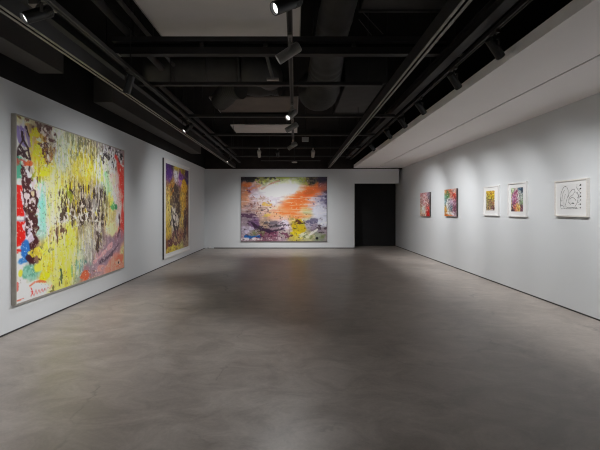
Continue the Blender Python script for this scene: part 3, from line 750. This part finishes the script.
p.broken(((0.361,0.980)), .35, .05, '#cfba3c', .9, 12, 10, .6); p.broken((.5,.5), .6, .6, '#efe2b0', .6, 34, 30, .25)
p.broken((.5,.55), .6, .6, '#2c1a18', .6, 34, 30, .25)
p.object('canvas', (XL+.030, 10.37, 2.715), (0,1,0), (0,0,-1), 2.21, 2.40, t, PG2)
MB().box(XL+.012, XL+.028, 10.25, 12.68, .21, 2.81).build('mount', M['matboard'], t)
frame_mesh('x', XL+.045, 10.20, 12.72, .185, 2.835, .035, .05, XL+.002).build('frame', M['frame_white'], t)
MB().box(XL+.002, XL+.042, 10.192, 10.20, .185, 2.835).build('frame_side', M['frame_dark'], t)
MB().box(XL+.002, XL+.012, 10.22, 12.70, .2, 2.82).build('backing_board', M['frame_pale'], t)

# ---- wide painting on the back wall
t = thing('painting', 'wide abstract painting with an orange streak on white, on the back wall', 'painting', (-.42, YB, .262))
p = Paint(220, 166, 31)
p.base([((0.022,0.030),'#4a3c46'),((0.127,0.015),'#4c4a48'),((0.278,0.046),'#8a8a50'),((0.453,0.030),'#98a058'),((0.663,0.030),'#9aa468'),((0.826,0.030),'#5a5040'),((0.966,0.030),'#41364a'),
 ((0.057,0.123),'#c07a58'),((0.174,0.108),'#b98a78'),((0.045,0.232),'#b8806a'),((0.127,0.201),'#b0889a'),((0.045,0.357),'#d09a80'),((0.162,0.310),'#d3c2d0'),((0.313,0.201),'#dcdad8'),((0.453,0.170),'#e2e4e4'),((0.593,0.201),'#d8dadc'),
 ((0.395,0.357),'#dad2da'),((0.244,0.403),'#d6bcb4'),((0.104,0.481),'#b89a9a'),((0.244,0.543),'#c4a498'),((0.407,0.512),'#e6b498'),((0.500,0.543),'#f0a880'),((0.593,0.435),'#f08a50'),((0.687,0.310),'#ec6e24'),((0.780,0.232),'#e0722c'),((0.873,0.155),'#c8682c'),
 ((0.687,0.450),'#ee8a50'),((0.803,0.419),'#d8b4b0'),((0.920,0.295),'#8f84a0'),((0.943,0.170),'#6a4a66'),((0.978,0.357),'#6f6884'),((0.896,0.543),'#cfcfdc'),((0.943,0.668),'#c4c6d4'),((0.780,0.590),'#c4c49a'),((0.663,0.574),'#eea888'),
 ((0.512,0.746),'#c9b4c4'),((0.628,0.699),'#a8923c'),((0.710,0.761),'#b8a62c'),((0.803,0.746),'#9c94a0'),((0.873,0.792),'#8a7c8c'),((0.978,0.854),'#8c8088'),((0.640,0.901),'#c0b04c'),((0.780,0.917),'#b8b48a'),((0.896,0.948),'#8a907c'),
 ((0.500,0.917),'#a89c98'),((0.395,0.761),'#8c7c84'),((0.278,0.699),'#a88c7a'),((0.162,0.730),'#6a4a70'),((0.057,0.668),'#94828c'),((0.045,0.823),'#a89cac'),((0.162,0.854),'#8c8474'),((0.244,0.917),'#7a5260'),((0.395,0.917),'#8a5a6c'),((0.057,0.963),'#b09aa6'),((0.477,0.963),'#ab909c')], .035, 2.3, 8, 7); B0 = p.C.copy()
p.broken((.5,.35), .6, .4, '#e8e0e0', .5, 6, 34, .35, .15); p.broken((.5,.6), .6, .4, '#7a6470', .4, 8, 30, .3, .15)
p.settle(B0, .8, 6)
p.grain(.09, 8, 40); p.grain(.08, 40, 34)
p.broken((.22,.05), .28, .045, '#20201e', .9, 18, 14, .5); p.broken((.08,.025), .14, .025, '#161216', .95, 10, 10, .85)
p.broken((.48,.06), .3, .05, '#b0bc50', .85, 22, 14, .4); p.broken((.40,.09), .2, .04, '#cfd08a', .8, 22, 14, .4); p.broken((.8,.055), .13, .06, '#231d14', .9, 20, 15, .5); p.broken((.77,.07), .1, .06, '#9a9a2c', .85, 24, 18, .35)
p.blob((.94,.05), .07, .05, '#342a3a', .85, rough=.7); p.broken((.97,.25), .05, .22, '#352a44', .9, 12, 8, .55); p.blob((.91,.19), .05, .03, '#7a4a70', .6, rough=.7, soft=.8)
p.broken((.1,.14), .12, .08, '#cf6426', .8, 8, 18, .5, .2); p.broken((.08,.225), .035, .04, '#5c1c40', .95, 14, 12, .7); p.broken((.2,.18), .1, .05, '#94506a', .6, 18, 16, .35)
p.broken((.06,.3), .07, .1, '#cf7a4a', .6, 8, 16, .5, .2)
p.stroke([((0.244,0.186)),((0.337,0.108)),((0.442,0.061))], .012, '#a8481c', .75, .8, 14, 1.)
p.blob((.42,.20), .22, .10, '#e4e6e8', .75, soft=1.2, rough=.3); p.blob((.56,.15), .13, .08, '#e6e8e8', .7, soft=1.2); p.blob((.28,.32), .15, .09, '#ddd6e2', .6, soft=1.2)
# the orange sweep, dragged sideways
p.blob((.68,.38), .27, .085, '#f08a50', .7, soft=1.3, ang=-.5); p.blob((.72,.33), .22, .075, '#f36a20', .85, soft=1.1, ang=-.5); p.blob((.58,.52), .16, .05, '#f48a4c', .7, soft=1.2, ang=-.3)
p.blob((.82,.22), .10, .05, '#d4621e', .8, soft=1., ang=-.4); p.blob((.64,.60), .15, .035, '#f27a30', .75, soft=1.1); p.blob((.48,.62), .14, .07, '#f2b898', .6, soft=1.2)
p.broken((.66,.42), .25, .16, '#ff5c08', .75, 3, 34, .4, .3, ang=-.4); p.broken((.62,.50), .25, .16, '#fbd0b4', .7, 3.5, 36, .3, .2); p.broken((.72,.40), .25, .16, '#e8dfe4', .6, 3, 30, .16, .15)
p.blob((.79,.25), .06, .04, '#b8560f', .6, soft=1., ang=-.4)
p.broken((.86,.42), .12, .14, '#c9c6d8', .75, 5, 22, .5, .2); p.blob((.91,.56), .065, .12, '#d3d4e2', .8, soft=1.1); p.broken((.87,.38), .1, .1, '#5c567c', .7, 16, 18, .3); p.blob((.75,.52), .05, .06, '#bcc48a', .6, soft=1.)
# speckled left and dark lower sweep
p.broken((.18,.50), .2, .12, '#3c2030', .85, 30, 24, .24); p.broken((.16,.46), .18, .14, '#a07c6c', .6, 10, 30, .4); p.broken((.22,.42), .2, .12, '#8a4430', .6, 30, 26, .2); p.broken((.30,.41), .05, .035, '#dcae38', .85, 14, 18, .5); p.blob((.245,.515), .02, .012, '#2a141c', .9, rough=.7)
p.broken((.10,.60), .12, .04, '#432440', .85, 10, 18, .5); p.broken((.30,.585), .07, .04, '#d6b844', .8, 10, 16, .5)
p.broken((.38,.78), .2, .09, '#38323a', .85, 14, 20, .45); p.broken((.38,.89), .24, .06, '#642444', .85, 16, 18, .45); p.broken((.42,.72), .2, .05, '#55505e', .7, 8, 24, .45)
p.broken((.1,.80), .09, .12, '#ccc2d8', .8, 10, 10, .5); p.broken((.2,.84), .12, .07, '#6c7444', .75, 18, 14, .35)
p.stroke([((0.057,0.924)),((0.127,0.932)),((0.209,0.921))], .013, '#1259a6', .95, 1.3, 26); p.broken((.13,.965), .14, .018, '#ece4ea', .9, 20, 10, .6)
p.broken((.69,.77), .09, .11, '#c8aa08', .95, 10, 11, .6); p.broken((.66,.70), .06, .04, '#43140f', .9, 18, 22, .5); p.broken((.63,.865), .07, .05, '#e0cb14', .9, 14, 16, .6)
p.broken((.72,.78), .09, .1, '#4a3c10', .85, 20, 18, .32); p.broken((.5,.76), .06, .08, '#d9d3e4', .8, 10, 10, .55)
p.broken((.83,.71), .08, .06, '#4f4a6c', .8, 12, 16, .5); p.broken((.75,.90), .13, .05, '#e2e2c8', .85, 14, 12, .45); p.stroke([((0.791,0.901)),((0.908,0.792))], .012, '#dcd8d0', .9, .8)
p.broken((.94,.78), .07, .09, '#2e1c26', .85, 20, 20, .42); p.broken((.85,.93), .16, .05, '#6f7c4a', .8, 16, 12, .4); p.blob((.885,.95), .015, .018, '#100e10', .95)
p.stroke([((0.092,0.683)),((0.162,0.761)),((0.255,0.831)),((0.360,0.847)),((0.488,0.808))], .020, '#2c1430', .9, 1.2, 18, 1.)
p.broken((.35,.955), .3, .025, '#e6d0d4', .8, 24, 10, .4); p.broken((.5,.45), .6, .6, '#f4eee8', .5, 36, 34, .10); p.broken((.4,.8), .5, .22, '#190c14', .7, 34, 30, .16)
p.object('canvas', (-2.045, YB-.052, 2.712), (1,0,0), (0,0,-1), 3.255, 2.44, t, PG3)
MB().box(-2.045, 1.21, YB-.05, YB-.002, .272, 2.712).build('stretcher_frame', M['frame_dark'], t)
frame_mesh('y', YB-.055, -2.052, 1.217, .265, 2.719, .012, .05, YB-.002).build('frame', M['frame_dark'], t)

# ---- five small works on the right wall: u runs from the far side to the near side
def small(label, y0, y1, z0, z1, p, gain, framed=None, art=None, th=.05, canvas_name='canvas'):
    t = thing('painting' if not framed else 'framed_print', label, 'painting' if not framed else 'framed picture', (XR, (y0+y1)/2, z0), 'small pictures on the right wall')
    xf = XR-th
    if not framed:
        MB().box(xf+.002, XR-.002, y0, y1, z0, z1).build('stretcher_frame', M['frame_dark'], t)
        p.object('canvas', (xf, y1, z1), (0,-1,0), (0,0,-1), y1-y0, z1-z0, t, gain)
    else:
        MB().box(xf+.016, XR-.002, y0+.006, y1-.006, z0+.006, z1-.006).build('mount', M['matboard'], t)
        frame_mesh('x', xf, y0, y1, z0, z1, .022, .04, XR-.002).build('frame', M[framed], t)
        u0, u1, v0, v1 = art; W, H = y1-y0, z1-z0
        p.object('print', (xf+.0145, y1-u0*W, z1-v0*H), (0,-1,0), (0,0,-1), (u1-u0)*W, (v1-v0)*H, t, gain)
    return t
FX = 2.2
p = Paint(90, 76, 41)
p.base([((.15,.1),'#c98a8c'),((.5,.1),'#c48a8e'),((.9,.1),'#8a7480'),((.1,.35),'#b88a80'),((.4,.4),'#c0888a'),((.75,.4),'#a8807c'),((.1,.7),'#c9b090'),((.4,.7),'#d8c4b4'),((.8,.7),'#b8504c'),((.15,.92),'#c8a08c'),((.5,.92),'#cfa090'),((.88,.92),'#b8201c')], .06, 2.2, 6, 6); B0 = p.C.copy()
p.broken((.4,.35), .5, .35, '#8c2c34', .85, 18, 18, .4); p.broken((.45,.3), .45, .3, '#d8a8a8', .85, 14, 14, .5); p.broken((.15,.6), .2, .35, '#4a4030', .85, 18, 18, .4)
p.broken((.4,.4), .5, .45, '#e6c4c0', .8, 12, 12, .4); p.blob((.42,.72), .2, .12, '#e8e0d2', .95, rough=.7); p.blob((.88,.9), .18, .14, '#b82824', .9, rough=.8); p.broken((.92,.3), .1, .28, '#3c3440', .9, 10, 10, .7); p.broken((.5,.95), .5, .06, '#5a2c2c', .8, 14, 10, .5)
p.settle(B0, .5, 4); p.grain(.3, 16, 16)
small('small pink and red canvas, leftmost of the five works on right wall', 11.78, 12.66, 1.275, 2.01, p, PG4)
p = Paint(90, 84, 43)
p.base([((.15,.08),'#b88c5c'),((.45,.08),'#c06a54'),((.85,.08),'#c8a8a0'),((.15,.25),'#4a7c60'),((.35,.2),'#6a8a50'),((.6,.2),'#c07868'),((.85,.25),'#c83a28'),((.1,.45),'#7c98a0'),((.3,.45),'#a8b0b0'),((.55,.5),'#a08aa0'),((.85,.5),'#9a6a80'),((.1,.75),'#a8843a'),((.35,.7),'#d0c8c4'),((.55,.72),'#60707c'),((.85,.75),'#7c4a5c'),((.15,.93),'#a8703c'),((.5,.93),'#d8b8a0'),((.85,.93),'#c0a8b0')], .06, 2.2, 6, 6); B0 = p.C.copy()
p.broken((.3,.18), .22, .14, '#2f6a48', .9, 12, 12, .6); p.broken((.75,.25), .22, .14, '#cc4430', .85, 14, 14, .45); p.broken((.35,.08), .4, .07, '#b8683c', .8, 14, 14, .4)
p.broken((.5,.5), .25, .25, '#b8a0b8', .85, 9, 9, .65); p.broken((.5,.7), .16, .14, '#2c4a58', .9, 10, 10, .6); p.broken((.12,.45), .1, .2, '#2a4a54', .8, 14, 14, .5); p.broken((.2,.55), .08, .14, '#dfe3e0', .9, 8, 8, .8)
p.broken((.1,.75), .12, .18, '#a8843c', .85, 12, 12, .55); p.broken((.4,.88), .22, .05, '#ece4de', .95, 8, 8, .85); p.broken((.4,.965), .35, .03, '#e2561c', .95, 12, 8, .85); p.broken((.5,.5), .5, .5, '#e4dcd8', .75, 12, 12, .28); p.broken((.5,.5), .5, .5, '#3a3430', .7, 14, 14, .22); p.broken((.9,.6), .1, .35, '#43243a', .85, 12, 10, .55); p.broken((.5,.45), .5, .5, '#241a1c', .7, 24, 22, .25)
p.settle(B0, .5, 4); p.grain(.3, 16, 16)
small('small multicoloured canvas, second from left, beside the pink one', 9.82, 10.60, 1.31, 2.017, p, PG4)
p = Paint(70, 76, 47)
p.base([((.2,.1),'#b89a34'),((.7,.1),'#c9a040'),((.3,.3),'#b8a840'),((.7,.32),'#d2b01c'),((.2,.6),'#8c8450'),((.5,.55),'#8a6a4c'),((.8,.6),'#9c7a4c'),((.3,.85),'#8a7050'),((.7,.85),'#6a4a4c')], .08, 2.2, 6, 6); B0 = p.C.copy()
p.broken((.7,.3), .3, .15, '#cfa820', .85, 10, 10, .6); p.broken((.5,.55), .5, .45, '#3a2a2c', .9, 11, 12, .48, .06); p.broken((.45,.6), .4, .35, '#c9c08c', .85, 12, 12, .42); p.broken((.55,.65), .3, .3, '#8c3a54', .8, 12, 12, .38); p.broken((.5,.12), .5, .1, '#9a4a1c', .8, 12, 10, .4)
p.broken((.5,.5), .5, .5, '#2e2420', .8, 12, 12, .3); p.broken((.5,.5), .5, .5, '#e6dcb8', .75, 12, 12, .22); p.broken((.03,.5), .06, .5, '#f0e8e0', .95, 6, 10, .7); p.broken((.97,.5), .06, .5, '#f0e8e0', .95, 6, 10, .7); p.broken((.5,.98), .5, .04, '#f0e4d8', .9, 10, 6, .6)
p.settle(B0, .5, 4); p.grain(.3, 16, 16)
small('white framed print with a yellow and brown maze, third from left', 7.82, 8.44, 1.361, 1.972, p, PG5, 'frame_white', (.17,.745,.155,.82), .04)
p = Paint(76, 82, 53)
p.base([((.1,.08),'#a8b894'),((.4,.08),'#b8b0a8'),((.75,.06),'#4a6a7c'),((.95,.1),'#3a4a5c'),((.25,.3),'#b0608a'),((.4,.25),'#a84a70'),((.75,.3),'#c8c8c0'),((.9,.4),'#a0b0a0'),((.1,.5),'#a88aa0'),((.35,.55),'#a85a80'),((.6,.5),'#c8a0b0'),((.85,.6),'#8aa07c'),((.1,.85),'#4a3448'),((.35,.82),'#c87a60'),((.6,.85),'#e8b060'),((.9,.85),'#6a4454')], .07, 2.2, 6, 6); B0 = p.C.copy()
p.broken((.35,.4), .3, .35, '#8c5078', .85, 13, 14, .45, .07); p.broken((.7,.35), .25, .25, '#eef0ec', .95, 9, 9, .6, .07); p.broken((.8,.4), .22, .3, '#2c4a40', .85, 13, 12, .42); p.blob((.8,.07), .28, .055, '#3c5a70', .9, rough=.6); p.broken((.1,.2), .12, .2, '#8cb48c', .8, 10, 10, .5)
p.broken((.45,.6), .3, .2, '#5a2450', .8, 13, 13, .4); p.broken((.6,.82), .25, .13, '#e0a050', .85, 12, 12, .45); p.blob((.07,.9), .1, .09, '#33243c', .9, rough=.6); p.broken((.9,.85), .1, .1, '#5c1c28', .9, 9, 9, .65); p.broken((.3,.82), .1, .07, '#c8301c', .9, 9, 9, .6); p.broken((.5,.5), .5, .5, '#2c2430', .8, 12, 12, .25); p.broken((.5,.5), .5, .5, '#eee6e0', .8, 12, 12, .28); p.broken((.03,.5), .05, .45, '#e0d06a', .8, 9, 14, .5)
p.settle(B0, .5, 4); p.grain(.3, 16, 16)
small('white framed print in magenta, green and orange, fourth from left', 6.87, 7.475, 1.358, 1.982, p, PG5, 'frame_white', (.17,.80,.15,.845), .04)
p = Paint(150, 130, 59); p.C[:] = np.array(rgb('#f0f0f0')); K = '#141414'
for pl, w_ in (([(.03,.92),(.02,.6),(.05,.35),(.13,.15),(.24,.05),(.34,.10),(.40,.24),(.40,.42),(.33,.62),(.27,.80),(.24,.93)],.010),([(.10,.78),(.10,.5),(.16,.30),(.22,.22)],.009),([(.20,.90),(.19,.62),(.26,.38)],.009),
    ([(.38,.52),(.46,.34),(.57,.22),(.68,.20),(.70,.30),(.62,.42),(.50,.48),(.43,.58),(.42,.72),(.50,.80),(.62,.74)],.010),([(.47,.60),(.57,.52),(.68,.56),(.76,.66)],.009),([(.80,.02),(.79,.16),(.86,.26),(.92,.24)],.009),
    ([(.82,.34),(.86,.50),(.84,.66),(.78,.80),(.70,.90)],.010),([(.01,.82),(.12,.84),(.20,.93)],.009),([(.30,.90),(.42,.94),(.60,.93),(.78,.95)],.010),([(.88,.10),(.96,.02)],.011),([(.05,.98),(.25,.97),(.5,.98),(.85,.97)],.007),([(.02,.6),(.07,.66)],.012),([(.73,.30),(.80,.38)],.008)):
    p.stroke(pl, w_*.75, K, .85, .5, 24, .5)
for v_ in (.06,.2,.36,.5,.64,.8,.94): p.blob((.95,v_), .026, .022, K, .95, rough=.5)
p.blob((.63,.76), .05, .022, K, .95, ang=.15, rough=.4); p.blob((.08,.86), .02, .014, K, .9); p.blob((.78,.92), .025, .012, K, .9); p.broken((.88,.5), .06, .4, K, .8, 18, 18, .3)
small('white framed black line drawing, rightmost of the five works on right wall', 5.43, 6.115, 1.387, 1.932, p, 1.0, 'frame_pale', (.16,.82,.13,.80), .045)
# ------------------------------------------------------------------ world, camera, view
w = bpy.data.worlds.new('dark_surroundings'); scene.world = w; w.use_nodes = True
w.node_tree.nodes['Background'].inputs['Color'].default_value = (.01,.01,.01,1)
w.node_tree.nodes['Background'].inputs['Strength'].default_value = .1
cam = bpy.data.cameras.new('camera'); co = bpy.data.objects.new('camera', cam); col.objects.link(co)
co.location = (0,0,1.5); co.rotation_euler = (PI/2,0,0)
cam.sensor_width = 36; cam.lens = 393/600*36; cam.shift_x = 5/600; cam.shift_y = -16/600
cam.clip_start = .05
scene.camera = co
vs = scene.view_settings
vs.view_transform = 'Standard'; vs.look = 'None'; vs.gamma = 1; vs.use_curve_mapping = False; vs.exposure = 0.0
try:
    scene.cycles.filter_width = 1.1
    scene.cycles.max_bounces = 10; scene.cycles.diffuse_bounces = 6; scene.cycles.use_denoising = True
    scene.cycles.sample_clamp_indirect = 6
except Exception: pass
